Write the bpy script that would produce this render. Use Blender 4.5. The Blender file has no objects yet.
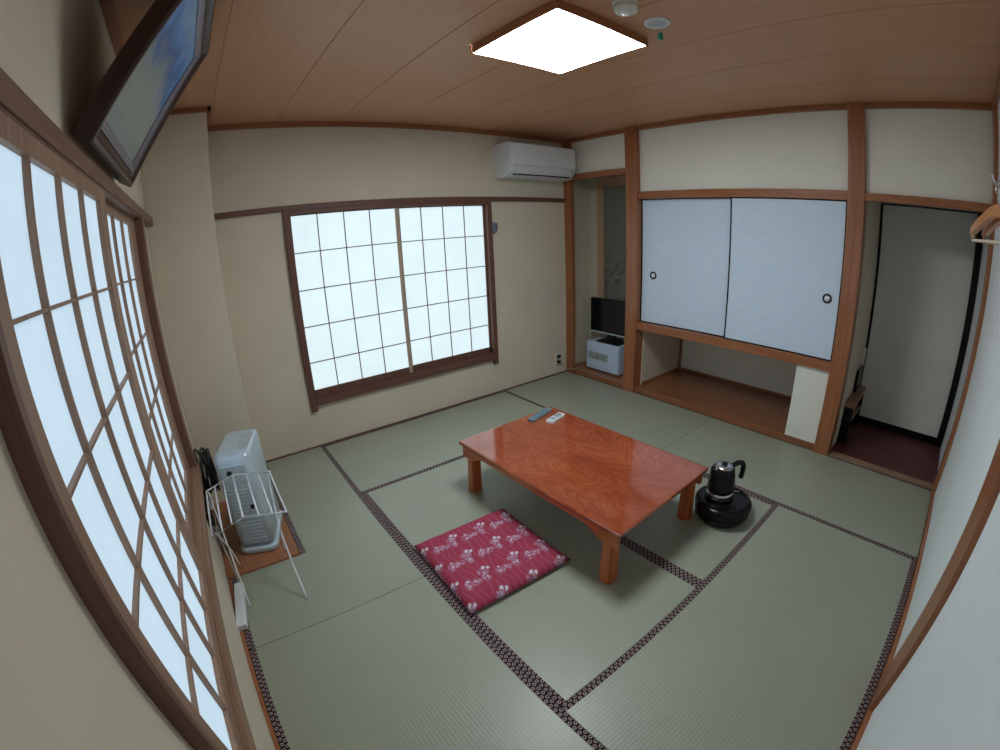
import bpy, bmesh, math, random
from mathutils import Vector, Matrix
random.seed(4)
S = bpy.context.scene
COL = S.collection

# ---------------------------------------------------------------- camera
cd = bpy.data.cameras.new('camera')
cam = bpy.data.objects.new('camera', cd)
COL.objects.link(cam)
RIGHT = Vector((0.79795662, -0.60107007, -0.04449725))
UP = Vector((0.22467536, 0.22813758, 0.94735116))
FWD = Vector((0.55927293, 0.76594257, -0.31708952))
M = Matrix((RIGHT, UP, -FWD)).transposed().to_4x4()
M.translation = Vector((0.24744164, 0.27154883, 1.54714152))
cam.matrix_world = M
cd.type = 'PANO'
cd.sensor_width = 36.0
cd.sensor_height = 27.0
cd.clip_start = 0.005
cd.panorama_type = 'FISHEYE_LENS_POLYNOMIAL'
cd.fisheye_fov = math.radians(200)
cd.fisheye_polynomial_k0 = 0.0
cd.fisheye_polynomial_k1 = -6.21045380e-02
cd.fisheye_polynomial_k2 = -1.28442543e-05
cd.fisheye_polynomial_k3 = 1.64207507e-05
cd.fisheye_polynomial_k4 = -2.13931541e-07
S.camera = cam

# ---------------------------------------------------------------- world, exposure, light levels
W = bpy.data.worlds.new('daylight')
S.world = W
W.use_nodes = True
W.node_tree.nodes['Background'].inputs[0].default_value = (0.62, 0.78, 1.0, 1)
W.node_tree.nodes['Background'].inputs[1].default_value = 1.0
S.view_settings.view_transform = 'Standard'
S.view_settings.look = 'None'
S.view_settings.gamma = 1.0
S.view_settings.use_curve_mapping = False
S.view_settings.exposure = 0.33
LAMP = 22.0            # ceiling lamp panel
SHOJI_SIDE = ((0.545, 0.745, 0.91), 0.62)   # daylight in the paper of the side window
SHOJI_FAR = ((0.75, 0.94, 1.0), 0.68)     # daylight in the paper of the far window

# ---------------------------------------------------------------- node helpers
class N:
    def __init__(s, name):
        s.m = bpy.data.materials.new(name)
        s.m.use_nodes = True
        s.t = s.m.node_tree
        s.b = s.t.nodes['Principled BSDF']
    def n(s, typ, **kw):
        x = s.t.nodes.new(typ)
        for k, v in kw.items():
            setattr(x, k, v)
        return x
    def l(s, a, b):
        s.t.links.new(a, b)
    def put(s, sock, v):
        if hasattr(v, 'links') or isinstance(v, bpy.types.NodeSocket):
            s.l(v, sock)
        else:
            sock.default_value = v
    def math(s, op, a, b=None, c=None):
        x = s.n('ShaderNodeMath', operation=op)
        s.put(x.inputs[0], a)
        if b is not None: s.put(x.inputs[1], b)
        if c is not None: s.put(x.inputs[2], c)
        return x.outputs[0]
    def obj(s, scale=(1, 1, 1), uv=False, loc=(0, 0, 0), rot=(0, 0, 0)):
        tc = s.n('ShaderNodeTexCoord')
        mp = s.n('ShaderNodeMapping')
        mp.inputs['Scale'].default_value = scale
        mp.inputs['Location'].default_value = loc
        mp.inputs['Rotation'].default_value = rot
        s.l(tc.outputs['UV' if uv else 'Object'], mp.inputs['Vector'])
        return mp.outputs[0]
    def noise(s, vec, scale, detail=3, rough=0.55, dist=0.0):
        x = s.n('ShaderNodeTexNoise')
        x.inputs['Scale'].default_value = scale
        x.inputs['Detail'].default_value = detail
        x.inputs['Roughness'].default_value = rough
        x.inputs['Distortion'].default_value = dist
        s.l(vec, x.inputs['Vector'])
        return x.outputs[0]
    def ramp(s, fac, stops):
        x = s.n('ShaderNodeValToRGB')
        e = x.color_ramp.elements
        while len(e) < len(stops): e.new(0.5)
        for i, (p, c) in enumerate(stops):
            e[i].position = p
            e[i].color = (*c, 1) if len(c) == 3 else c
        s.l(fac, x.inputs[0])
        return x.outputs[0]
    def mix(s, fac, a, b):
        x = s.n('ShaderNodeMix', data_type='RGBA')
        s.put(x.inputs[0], fac)
        for i, v in ((6, a), (7, b)):
            if isinstance(v, tuple): x.inputs[i].default_value = (*v, 1) if len(v) == 3 else v
            else: s.l(v, x.inputs[i])
        return x.outputs[2]
    def bump(s, h, strength=0.2, dist=0.01):
        x = s.n('ShaderNodeBump')
        x.inputs['Strength'].default_value = strength
        x.inputs['Distance'].default_value = dist
        s.l(h, x.inputs['Height'])
        s.l(x.outputs[0], s.b.inputs['Normal'])
    def set(s, rough=0.5, metal=0.0, spec=0.5, coat=0.0, coat_rough=0.05):
        s.b.inputs['Roughness'].default_value = rough
        s.b.inputs['Metallic'].default_value = metal
        s.b.inputs['Specular IOR Level'].default_value = spec
        s.b.inputs['Coat Weight'].default_value = coat
        s.b.inputs['Coat Roughness'].default_value = coat_rough
        return s
    def col(s, c):
        if isinstance(c, tuple): s.b.inputs['Base Color'].default_value = (*c, 1)
        else: s.l(c, s.b.inputs['Base Color'])
        return s

def plain(name, c, rough=0.5, metal=0.0, coat=0.0, var=0.06, scale=30, spec=0.5):
    k = N(name).set(rough, metal, spec, coat)
    f = k.noise(k.obj(), scale)
    lo = tuple(max(0, x * (1 - var)) for x in c)
    hi = tuple(min(1, x * (1 + var)) for x in c)
    k.col(k.ramp(f, [(0.3, lo), (0.7, hi)]))
    return k.m

def plaster(name, c, grain=260):
    k = N(name).set(0.92, spec=0.2)
    v = k.obj()
    f = k.noise(v, 2.2, 3)
    g = k.noise(v, grain, 2)
    a = k.ramp(f, [(0.3, tuple(x * 0.95 for x in c)), (0.7, tuple(min(1, x * 1.03) for x in c))])
    k.col(k.mix(k.math('MULTIPLY', g, 0.25), a, tuple(x * 0.8 for x in c)))
    k.bump(g, 0.12, 0.002)
    return k.m

def wood(name, c1, c2, axis='z', rough=0.4, coat=0.0, scale=1.0, spec=0.4, coat_rough=0.1):
    k = N(name).set(rough, spec=spec, coat=coat, coat_rough=coat_rough)
    s = {'x': (1.2, 22, 22), 'y': (22, 1.2, 22), 'z': (22, 22, 1.2)}[axis]
    v = k.obj(tuple(a * scale for a in s))
    f = k.noise(v, 1.6, 5, 0.6, 1.2)
    g = k.noise(v, 7, 2, 0.5)
    h = k.math('ADD', k.math('MULTIPLY', f, 0.8), k.math('MULTIPLY', g, 0.2))
    k.col(k.ramp(h, [(0.32, c1), (0.52, tuple((p + q) / 2 for p, q in zip(c1, c2))), (0.7, c2)]))
    k.bump(g, 0.04, 0.002)
    return k.m

def emissive(name, c, strength, base=(0.45, 0.45, 0.45), fibre=0.0):
    k = N(name).set(0.8, spec=0.2)
    k.col(base)
    if fibre:
        v = k.obj((1, 1, 1))
        f = k.noise(v, 9, 5, 0.6, 0.6)
        g = k.noise(v, 1.6, 2)
        f = k.math('ADD', k.math('MULTIPLY', f, 0.5), k.math('MULTIPLY', g, 0.5))
        e = k.ramp(f, [(0.3, tuple(x * (1 - fibre) for x in c)), (0.7, tuple(x * (1 + fibre * 0.5) for x in c))])
        k.l(e, k.b.inputs['Emission Color'])
    else:
        k.b.inputs['Emission Color'].default_value = (*c, 1)
    k.b.inputs['Emission Strength'].default_value = strength
    return k.m

# ---------------------------------------------------------------- materials
MAT = {}
MAT['juraku'] = plaster('sand_plaster', (0.73, 0.645, 0.515))
MAT['alcove_shade_plaster'] = plaster('alcove_shade_plaster', (0.62, 0.57, 0.45))  # darker copy of the sand plaster, alcove shade put into its colour
MAT['white_plaster'] = plaster('pale_plaster', (0.90, 0.88, 0.795))
MAT['white_paper'] = plaster('white_wallpaper', (0.85, 0.90, 0.93), 400)
MAT['cream_panel'] = plaster('cream_panel', (0.88, 0.87, 0.79))
for ax in 'xyz':
    MAT['cedar_' + ax] = wood('red_brown_timber_' + ax, (0.275, 0.094, 0.040), (0.43, 0.175, 0.078), ax, 0.33, coat=0.15)
    MAT['dark_' + ax] = wood('dark_brown_timber_' + ax, (0.12, 0.052, 0.040), (0.20, 0.092, 0.068), ax, 0.45)
    MAT['casing_' + ax] = wood('umber_timber_' + ax, (0.16, 0.082, 0.055), (0.27, 0.145, 0.098), ax, 0.45)
    MAT['light_' + ax] = wood('light_brown_timber_' + ax, (0.25, 0.14, 0.09), (0.40, 0.245, 0.165), ax, 0.5)
MAT['ranma'] = wood('recess_floor_timber', (0.22, 0.078, 0.032), (0.36, 0.145, 0.062), 'y', 0.28, coat=0.25)
MAT['board'] = wood('corner_board_timber', (0.30, 0.115, 0.055), (0.46, 0.20, 0.10), 'y', 0.35)
MAT['hall_floor'] = plain('dark_red_flooring', (0.105, 0.026, 0.024), 0.45)
MAT['black_lacquer'] = plain('black_lacquer', (0.006, 0.0055, 0.0055), 0.24, spec=0.25)
MAT['black_plastic'] = plain('black_plastic', (0.008, 0.009, 0.011), 0.2, spec=0.3)
MAT['white_plastic'] = plain('white_plastic', (0.80, 0.83, 0.86), 0.4, var=0.01)
MAT['ac_plastic'] = plain('pale_grey_plastic', (0.74, 0.77, 0.81), 0.35, var=0.01)
MAT['white_wire'] = plain('white_coated_wire', (0.86, 0.86, 0.92), 0.35)
MAT['steel'] = plain('steel', (0.62, 0.63, 0.65), 0.25, metal=1.0)
MAT['grey_cord'] = plain('grey_cord', (0.34, 0.33, 0.29), 0.6)
MAT['black_cord'] = plain('black_cord', (0.02, 0.02, 0.02), 0.6)
MAT['hall_cloth'] = plaster('grey_door_cloth', (0.80, 0.77, 0.71), 500)
MAT['paper_side'] = emissive('side_window_paper', SHOJI_SIDE[0], SHOJI_SIDE[1], fibre=0.10)
MAT['paper_far'] = emissive('far_window_paper', SHOJI_FAR[0], SHOJI_FAR[1], fibre=0.10)
MAT['lamp_panel'] = emissive('lamp_panel', (0.86, 0.96, 1.0), LAMP)

def ceiling_mat():
    k = N('ceiling_veneer').set(0.42, spec=0.5)
    v = k.obj((30, 1.0, 30))
    f = k.noise(v, 0.9, 5, 0.6, 1.5)
    g = k.noise(k.obj((1, 1, 1)), 1.3, 3)
    h = k.math('ADD', k.math('MULTIPLY', f, 0.6), k.math('MULTIPLY', g, 0.4))
    k.col(k.ramp(h, [(0.3, (0.57, 0.285, 0.155)), (0.55, (0.615, 0.325, 0.185)), (0.75, (0.65, 0.36, 0.21))]))
    return k.m
MAT['ceiling'] = ceiling_mat()

def tatami_mat_mat(axis):
    k = N('rush_weave_' + axis).set(0.42, spec=0.5, coat=0.35, coat_rough=0.30)
    v = k.obj()
    sep = k.n('ShaderNodeSeparateXYZ')
    k.l(v, sep.inputs[0])
    across = sep.outputs['Y' if axis == 'x' else 'X']
    along = sep.outputs['X' if axis == 'x' else 'Y']
    ridge = k.math('ABSOLUTE', k.math('SINE', k.math('MULTIPLY', across, math.pi / 0.0150)))
    rush = k.math('SINE', k.math('MULTIPLY', along, 2 * math.pi / 0.006))
    big = k.noise(v, 1.8, 3)
    streak = k.noise(k.obj((1.5, 60, 1) if axis == 'y' else (60, 1.5, 1)), 3, 3)
    h = k.math('ADD', k.math('MULTIPLY', big, 0.6), k.math('MULTIPLY', streak, 0.4))
    base = k.ramp(h, [(0.3, (0.325, 0.350, 0.270)), (0.55, (0.365, 0.388, 0.305)), (0.75, (0.405, 0.415, 0.330))])
    dark = k.math('SUBTRACT', 1.0, k.math('POWER', ridge, 0.45))
    c = k.mix(k.math('MULTIPLY', dark, 0.42), base, (0.20, 0.22, 0.13))
    k.col(c)
    k.bump(k.math('ADD', k.math('MULTIPLY', k.math('POWER', ridge, 0.5), 1.0), k.math('MULTIPLY', rush, 0.15)), 0.45, 0.0014)
    return k.m
MAT['tatami_x'] = tatami_mat_mat('x')
MAT['tatami_y'] = tatami_mat_mat('y')

def heri_mat():
    k = N('woven_border').set(0.75, spec=0.2)
    sep = k.n('ShaderNodeSeparateXYZ')
    k.l(k.obj(uv=True), sep.inputs[0])
    u, v = sep.outputs['X'], sep.outputs['Y']
    p, w = 0.0245, 0.0165
    row = k.math('FLOOR', k.math('DIVIDE', v, w))
    fv = k.math('MULTIPLY', k.math('SUBTRACT', k.math('FRACT', k.math('DIVIDE', v, w)), 0.5), w)
    uu = k.math('ADD', k.math('DIVIDE', u, p), k.math('MULTIPLY', row, 0.5))
    fu = k.math('MULTIPLY', k.math('SUBTRACT', k.math('FRACT', uu), 0.5), p)
    d = k.math('SQRT', k.math('ADD', k.math('MULTIPLY', fu, fu), k.math('MULTIPLY', fv, fv)))
    e = k.math('ABSOLUTE', k.math('SUBTRACT', d, 0.0056))
    ring = k.math('LESS_THAN', e, 0.0019)
    f = k.noise(k.obj(uv=True), 160, 2)
    fac = k.math('MULTIPLY', ring, k.math('ADD', 0.35, k.math('MULTIPLY', f, 0.7)))
    k.col(k.mix(fac, (0.024, 0.011, 0.014), (0.56, 0.44, 0.43)))
    return k.m
MAT['heri'] = heri_mat()

def table_wood():
    k = N('burl_table_timber').set(0.085, spec=0.5)
    k.b.inputs['IOR'].default_value = 2.0
    v = k.obj((1.0, 0.42, 1.0))
    n1 = k.noise(v, 3.6, 4, 0.6, 2.2)
    wv = k.math('SINE', k.math('MULTIPLY', n1, 62.0))
    n2 = k.noise(k.obj((1, 0.3, 1)), 4.0, 4, 0.6, 0.8)
    n3 = k.noise(k.obj((60, 8, 60)), 2, 2)
    h = k.math('ADD', k.math('ADD', k.math('MULTIPLY', wv, 0.09), k.math('MULTIPLY', n2, 0.75)), k.math('MULTIPLY', n3, 0.14))
    k.col(k.ramp(h, [(0.22, (0.29, 0.055, 0.023)), (0.42, (0.36, 0.075, 0.030)), (0.56, (0.44, 0.105, 0.042)), (0.74, (0.56, 0.17, 0.065))]))
    return k.m
MAT['table'] = table_wood()
MAT['table_leg'] = wood('table_leg_timber', (0.42, 0.088, 0.022), (0.58, 0.165, 0.045), 'z', 0.25, coat=0.5)
MAT['table_apron'] = wood('table_apron_timber', (0.42, 0.088, 0.022), (0.58, 0.165, 0.045), 'y', 0.25, coat=0.5)

def zabuton_mat():
    k = N('maroon_floral_cloth').set(0.85, spec=0.2)
    uv = k.obj(uv=True)
    sep = k.n('ShaderNodeSeparateXYZ')
    k.l(uv, sep.inputs[0])
    u, v = sep.outputs['X'], sep.outputs['Y']
    P, Q = 0.170, 0.152
    def cell(du, dv):
        """motif-aligned coordinates inside each repeat of the print (flowers grow towards one corner)"""
        fu = k.math('MULTIPLY', k.math('SUBTRACT', k.math('FRACT', k.math('ADD', k.math('DIVIDE', u, P), du)), 0.5), P)
        fv = k.math('MULTIPLY', k.math('SUBTRACT', k.math('FRACT', k.math('ADD', k.math('DIVIDE', v, Q), dv)), 0.5), Q)
        a = k.math('SUBTRACT', k.math('MULTIPLY', fu, 0.80), k.math('MULTIPLY', fv, 0.60))
        b = k.math('ADD', k.math('MULTIPLY', fu, 0.60), k.math('MULTIPLY', fv, 0.80))
        return a, k.math('MULTIPLY', b, 0.72)
    def disc(ab, cx, cy, r, soft):
        a = k.math('SUBTRACT', ab[0], cx)
        b = k.math('SUBTRACT', ab[1], cy)
        d = k.math('SQRT', k.math('ADD', k.math('MULTIPLY', a, a), k.math('MULTIPLY', b, b)))
        mr = k.n('ShaderNodeMapRange')
        mr.inputs['From Min'].default_value = r + soft
        mr.inputs['From Max'].default_value = r - soft
        k.l(d, mr.inputs['Value'])
        return mr.outputs[0]
    def discs(ab, lst, soft):
        m = None
        for cx, cy, r in lst:
            d = disc(ab, cx, cy, r, soft)
            m = d if m is None else k.math('MAXIMUM', m, d)
        return m
    c1, c2 = cell(0.40, 0.42), cell(0.92, 0.55)
    sp = k.noise(uv, 78, 4, 0.7, 1.2)
    speck = k.ramp(sp, [(0.46, (0, 0, 0)), (0.54, (1, 1, 1))])
    patch = k.math('MAXIMUM',
                   discs(c1, ((-0.006, 0.012, 0.020), (0.002, -0.012, 0.016), (0.018, -0.024, 0.012), (-0.026, 0.002, 0.010)), 0.006),
                   discs(c2, ((-0.012, -0.004, 0.017), (0.014, 0.004, 0.015), (0.036, 0.012, 0.011), (-0.002, -0.020, 0.009)), 0.006))
    lav = k.math('MULTIPLY', patch, speck)
    white = k.math('MAXIMUM',
                   discs(c1, ((-0.013, 0.027, 0.0078), (0.010, 0.029, 0.0072), (0.014, -0.014, 0.0035)), 0.002),
                   discs(c2, ((-0.018, 0.008, 0.0042), (-0.004, -0.010, 0.0038), (0.020, 0.012, 0.0036)), 0.0018))
    wn = k.n('ShaderNodeTexWave')
    wn.inputs['Scale'].default_value = 9
    wn.inputs['Distortion'].default_value = 9
    wn.inputs['Detail'].default_value = 3
    k.l(uv, wn.inputs['Vector'])
    swirl = k.ramp(wn.outputs[1], [(0.80, (0, 0, 0)), (0.95, (1, 1, 1))])
    base = k.mix(k.math('MULTIPLY', swirl, 0.20), (0.40, 0.050, 0.098), (0.56, 0.24, 0.34))
    c = k.mix(k.math('MULTIPLY', lav, 0.85), base, (0.60, 0.48, 0.66))
    c = k.mix(k.math('MULTIPLY', white, 0.9), c, (0.80, 0.76, 0.84))
    k.col(c)
    k.bump(k.noise(uv, 300, 2), 0.15, 0.002)
    return k.m
MAT['zabuton'] = zabuton_mat()

def fusuma_mat():
    k = N('embossed_door_paper').set(0.7, spec=0.25)
    v = k.obj((1, 1.4, 5))
    f = k.noise(v, 2.4, 4, 0.6, 2.0)
    g = k.noise(k.obj((1, 3, 40)), 2.0, 3, 0.6, 1.0)
    m = k.ramp(f, [(0.52, (0, 0, 0)), (0.6, (1, 1, 1))])
    band = k.math('MULTIPLY', m, k.ramp(g, [(0.48, (0, 0, 0)), (0.54, (1, 1, 1))]))
    k.col(k.mix(k.math('MULTIPLY', band, 0.55), (0.68, 0.80, 0.96), (0.80, 0.88, 0.97)))
    k.bump(band, 0.25, 0.002)
    return k.m
MAT['fusuma'] = fusuma_mat()

def painting_mat():
    k = N('landscape_painting').set(0.4, spec=0.4, coat=0.35, coat_rough=0.05)
    v = k.obj()
    sep = k.n('ShaderNodeSeparateXYZ')
    k.l(v, sep.inputs[0])
    n = k.noise(v, 4.5, 4, 0.6, 1.2)
    h = k.math('ADD', k.math('MULTIPLY', sep.outputs['Z'], 1.75), k.math('MULTIPLY', k.math('SUBTRACT', n, 0.5), 0.55))
    k.col(k.ramp(h, [(0.12, (0.22, 0.27, 0.26)), (0.34, (0.30, 0.34, 0.28)), (0.5, (0.27, 0.34, 0.38)), (0.62, (0.07, 0.18, 0.46)), (0.74, (0.13, 0.36, 0.78)), (0.9, (0.32, 0.56, 0.80))]))
    return k.m
MAT['painting'] = painting_mat()

def ink_mat():
    k = N('ink_landscape').set(0.85, spec=0.2)
    v = k.obj((1, 1, 1))
    n = k.noise(v, 7, 6, 0.7, 1.6)
    sep = k.n('ShaderNodeSeparateXYZ')
    k.l(v, sep.inputs[0])
    dz = k.math('ABSOLUTE', k.math('SUBTRACT', sep.outputs['Z'], 0.52))
    rock = k.ramp(k.math('SUBTRACT', n, k.math('MULTIPLY', dz, 0.35)), [(0.36, (0, 0, 0)), (0.60, (1, 1, 1))])
    wash = k.ramp(k.noise(v, 12, 4, 0.6), [(0.35, (0.05, 0.05, 0.046)), (0.65, (0.26, 0.26, 0.22))])
    k.col(k.mix(rock, (0.20, 0.20, 0.165), wash))
    return k.m
MAT['ink'] = ink_mat()

# ---------------------------------------------------------------- mesh helpers
def BM():
    return bmesh.new()

def box(bm, lo, hi, bev=0.0, seg=2, rot=None, piv=None):
    lo, hi = Vector(lo), Vector(hi)
    c, s = (lo + hi) / 2, hi - lo
    t = bmesh.new()
    bmesh.ops.create_cube(t, size=1.0)
    for v in t.verts:
        v.co = Vector((v.co.x * s.x, v.co.y * s.y, v.co.z * s.z)) + c
    if bev:
        bmesh.ops.bevel(t, geom=t.edges[:], offset=bev, segments=seg, affect='EDGES', profile=0.6)
    if rot is not None:
        p = Vector(piv) if piv is not None else c
        for v in t.verts:
            v.co = rot @ (v.co - p) + p
    merge(bm, t)

def merge(bm, t):
    mp = {}
    for v in t.verts:
        mp[v] = bm.verts.new(v.co)
    for f in t.faces:
        try:
            nf = bm.faces.new([mp[v] for v in f.verts])
            nf.smooth = f.smooth
        except ValueError:
            pass
    t.free()

def lathe(bm, prof, seg=40, center=(0, 0, 0), smooth=True, scale=(1, 1)):
    c = Vector(center)
    rings = []
    for r, z in prof:
        if r < 1e-5:
            rings.append([bm.verts.new(c + Vector((0, 0, z)))])
        else:
            rings.append([bm.verts.new(c + Vector((r * scale[0] * math.cos(2 * math.pi * i / seg), r * scale[1] * math.sin(2 * math.pi * i / seg), z))) for i in range(seg)])
    for a, b in zip(rings, rings[1:]):
        for i in range(seg):
            j = (i + 1) % seg
            if len(a) == 1 and len(b) == 1: continue
            if len(a) == 1: f = bm.faces.new((a[0], b[i], b[j]))
            elif len(b) == 1: f = bm.faces.new((a[i], b[0], a[j]))
            else: f = bm.faces.new((a[i], b[i], b[j], a[j]))
            f.smooth = smooth

def tube(bm, pts, r, seg=8, closed=False, caps=True):
    P = [Vector(p) for p in pts]
    n = len(P)
    prev = None
    rings = []
    for i, p in enumerate(P):
        if closed: d = P[(i + 1) % n] - P[i - 1]
        else: d = P[min(i + 1, n - 1)] - P[max(i - 1, 0)]
        d.normalize()
        if prev is None:
            a = Vector((0, 0, 1)) if abs(d.z) < 0.9 else Vector((1, 0, 0))
            u = d.cross(a).normalized()
        else:
            u = (prev - d * prev.dot(d)).normalized()
        prev = u
        w = d.cross(u)
        rr = r[i] if isinstance(r, (list, tuple)) else r
        rings.append([bm.verts.new(p + (u * math.cos(2 * math.pi * k / seg) + w * math.sin(2 * math.pi * k / seg)) * rr) for k in range(seg)])
    for i in range(n if closed else n - 1):
        a, b = rings[i], rings[(i + 1) % n]
        for k in range(seg):
            j = (k + 1) % seg
            f = bm.faces.new((a[k], a[j], b[j], b[k]))
            f.smooth = True
    if caps and not closed:
        bm.faces.new(list(reversed(rings[0])))
        bm.faces.new(rings[-1])

def spline(pts, k=8):
    P = [Vector(p) for p in pts]
    out = []
    for i in range(len(P) - 1):
        p0, p1, p2, p3 = P[max(i - 1, 0)], P[i], P[i + 1], P[min(i + 2, len(P) - 1)]
        for j in range(k):
            t = j / k
            out.append(0.5 * ((2 * p1) + (p2 - p0) * t + (2 * p0 - 5 * p1 + 4 * p2 - p3) * t * t + (3 * p1 - p0 - 3 * p2 + p3) * t ** 3))
    out.append(P[-1])
    return out

def prism(bm, poly, axis, a, b, smooth=False):
    """extrude a 2D outline along an axis ('x': poly is (y,z); 'y': (x,z); 'z': (x,y))"""
    def mk(p, t):
        return {'x': Vector((t, p[0], p[1])), 'y': Vector((p[0], t, p[1])), 'z': Vector((p[0], p[1], t))}[axis]
    A = [bm.verts.new(mk(p, a)) for p in poly]
    B = [bm.verts.new(mk(p, b)) for p in poly]
    n = len(poly)
    bm.faces.new(list(reversed(A)))
    bm.faces.new(B)
    for i in range(n):
        f = bm.faces.new((A[i], A[(i + 1) % n], B[(i + 1) % n], B[i]))
        f.smooth = smooth

def obj(name, bm, mat, parent=None, origin=(0, 0, 0), **props):
    bmesh.ops.recalc_face_normals(bm, faces=bm.faces[:])
    me = bpy.data.meshes.new(name)
    o3 = Vector(origin)
    if o3.length:
        for v in bm.verts: v.co -= o3
    bm.to_mesh(me)
    bm.free()
    me.materials.append(MAT[mat] if isinstance(mat, str) else mat)
    o = bpy.data.objects.new(name, me)
    COL.objects.link(o)
    o.location = o3
    if parent is not None: o.parent = parent
    for k, v in props.items(): o[k] = v
    return o

def thing(name, label, cat, loc=(0, 0, 0), rotz=0.0, group=None):
    o = bpy.data.objects.new(name, None)
    COL.objects.link(o)
    o.empty_display_size = 0.05
    o.location = loc
    o.rotation_euler = (0, 0, rotz)
    o['label'] = label
    o['category'] = cat
    if group: o['group'] = group
    return o

def tag(o, label, cat, group=None):
    o['label'] = label
    o['category'] = cat
    if group: o['group'] = group
    return o

def structure(name, bm, mat, label, cat, parent=None, origin=(0, 0, 0)):
    o = obj(name, bm, mat, parent, origin)
    if parent is None:
        o['kind'] = 'structure'
        o['label'] = label
        o['category'] = cat
    return o

def sbox(name, lo, hi, mat, label, cat, bev=0.0, parent=None):
    b = BM()
    box(b, lo, hi, bev)
    lo, hi = Vector(lo), Vector(hi)
    return structure(name, b, mat, label, cat, parent, origin=((lo.x + hi.x) / 2, (lo.y + hi.y) / 2, lo.z))

def sempty(name, label, cat, loc):
    o = thing(name, label, cat, loc)
    o['kind'] = 'structure'
    return o

# ================================================================ ROOM SHELL
H = 2.445
sbox('floor', (-0.15, -0.15, -0.12), (4.6, 3.75, -0.05), 'cedar_x', 'bare subfloor hidden under the tatami mats', 'floor')
b = BM()
for i in range(10):
    x0, x1 = -0.03 + 0.452 * i - 0.02, -0.03 + 0.452 * (i + 1) - 0.02
    box(b, (x0 + 0.0022, -0.1, H), (x1 - 0.0022, 3.7, H + 0.03))
box(b, (-0.1, -0.1, H + 0.004), (4.55, 3.7, H + 0.05))
structure('ceiling', b, 'ceiling', 'brown wood veneer ceiling of wide boards', 'ceiling')

# left wall, with the opening of the side window
b = BM()
box(b, (-0.14, -0.14, -0.05), (-0.03, 0.836, H))
box(b, (-0.14, 2.69, -0.05), (-0.03, 3.7, H))
box(b, (-0.14, 0.836, -0.05), (-0.03, 2.69, 0.50))
box(b, (-0.14, 0.836, 1.80), (-0.03, 2.69, H))
structure('wall_left', b, 'juraku', 'beige plaster wall around the large paper side window', 'wall')
sbox('column', (-0.03, 3.17, -0.02), (0.365, 3.62, H), 'juraku', 'square beige plaster column standing in the corner behind the heater', 'column', 0.004)
# far wall with its window opening
b = BM()
box(b, (-0.1, 3.6, -0.05), (0.88, 3.72, H))
box(b, (2.63, 3.6, -0.05), (3.62, 3.72, H))
box(b, (0.88, 3.6, -0.05), (2.63, 3.72, 0.36))
box(b, (0.88, 3.6, 1.80), (2.63, 3.72, H))
structure('wall_far', b, 'juraku', 'beige plaster wall with the two-panel paper window and air conditioner', 'wall')
sbox('wall_near', (-0.1, -0.14, -0.05), (4.55, -0.02, H), 'white_paper', 'pale wall on the right side beside the camera', 'wall')
# closet wall: plaster fields over the lintels
b = BM()
box(b, (3.62, 2.80, 2.07), (3.68, 3.50, H))
structure('wall_right', b, 'white_plaster', 'small cream plaster field above the tokonoma alcove', 'wall')
b = BM()
box(b, (3.62, 0.925, 1.85), (3.68, 2.68, H))
structure('wall_right_middle', b, 'white_plaster', 'wide cream plaster field above the closet doors', 'wall')
b = BM()
box(b, (3.62, -0.02, 1.83), (3.68, 0.815, H))
structure('wall_right_front', b, 'white_plaster', 'cream plaster field above the hall opening', 'wall')
# tokonoma alcove
b = BM()
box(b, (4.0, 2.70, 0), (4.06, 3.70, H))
structure('wall_alcove_back', b, 'alcove_shade_plaster', 'beige back wall of the alcove behind the hanging scroll', 'wall')
b = BM()
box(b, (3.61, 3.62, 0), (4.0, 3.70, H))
structure('wall_alcove_side', b, 'alcove_shade_plaster', 'beige side wall of the alcove left of the television', 'wall')
sbox('wall_alcove_divider', (3.69, 2.679, 0), (4.42, 2.76, H), 'alcove_shade_plaster', 'beige divider wall between alcove and closet', 'wall')
sbox('floor_alcove', (3.60, 2.76, -0.05), (4.0, 3.62, 0.045), 'ranma', 'raised red-brown wooden alcove floor under the blue box', 'floor', 0.003)
sbox('ceiling_alcove', (3.68, 2.70, 2.30), (4.0, 3.66, 2.34), 'ceiling', 'wooden ceiling inside the alcove', 'ceiling')
# closet recess
sbox('floor_recess', (3.60, 0.925, -0.05), (4.40, 2.676, 0.055), 'ranma', 'raised red-brown wooden floor of the open recess under the closet', 'floor', 0.003)
b = BM()
box(b, (4.40, 0.80, 0), (4.46, 2.70, 0.66))
structure('wall_recess_back', b, 'white_plaster', 'pale back wall of the open recess', 'wall')
b = BM()
box(b, (3.69, 2.669, 0.05), (4.40, 2.680, 0.64))
structure('wall_recess_side', b, 'juraku', 'beige side wall of the open recess', 'wall')
sbox('ceiling_recess', (3.61, 0.92, 0.64), (4.42, 2.67, 0.66), 'cedar_y', 'underside of the closet over the open recess', 'ceiling')
sbox('trim_20', (4.375, 2.645, 0.055), (4.40, 2.669, 0.64), 'cedar_z', 'thin brown corner post at the back of the recess', 'trim')
b = BM()
box(b, (4.385, 0.93, 0.055), (4.40, 2.645, 0.08))
box(b, (3.70, 2.654, 0.055), (4.385, 2.669, 0.08))
structure('baseboard_recess', b, 'cedar_y', 'thin brown skirting around the recess floor', 'baseboard')
sbox('wall_recess_front', (3.60, 0.925, 0.05), (3.635, 1.18, 0.63), 'cream_panel', 'narrow cream panel closing the right end of the recess', 'wall', 0.002)
# closet shell behind the sliding doors
b = BM()
box(b, (4.0, 0.9, 0.66), (4.05, 2.7, H))
structure('wall_closet_back', b, 'white_plaster', 'back of the closet behind the sliding doors', 'wall')
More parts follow.
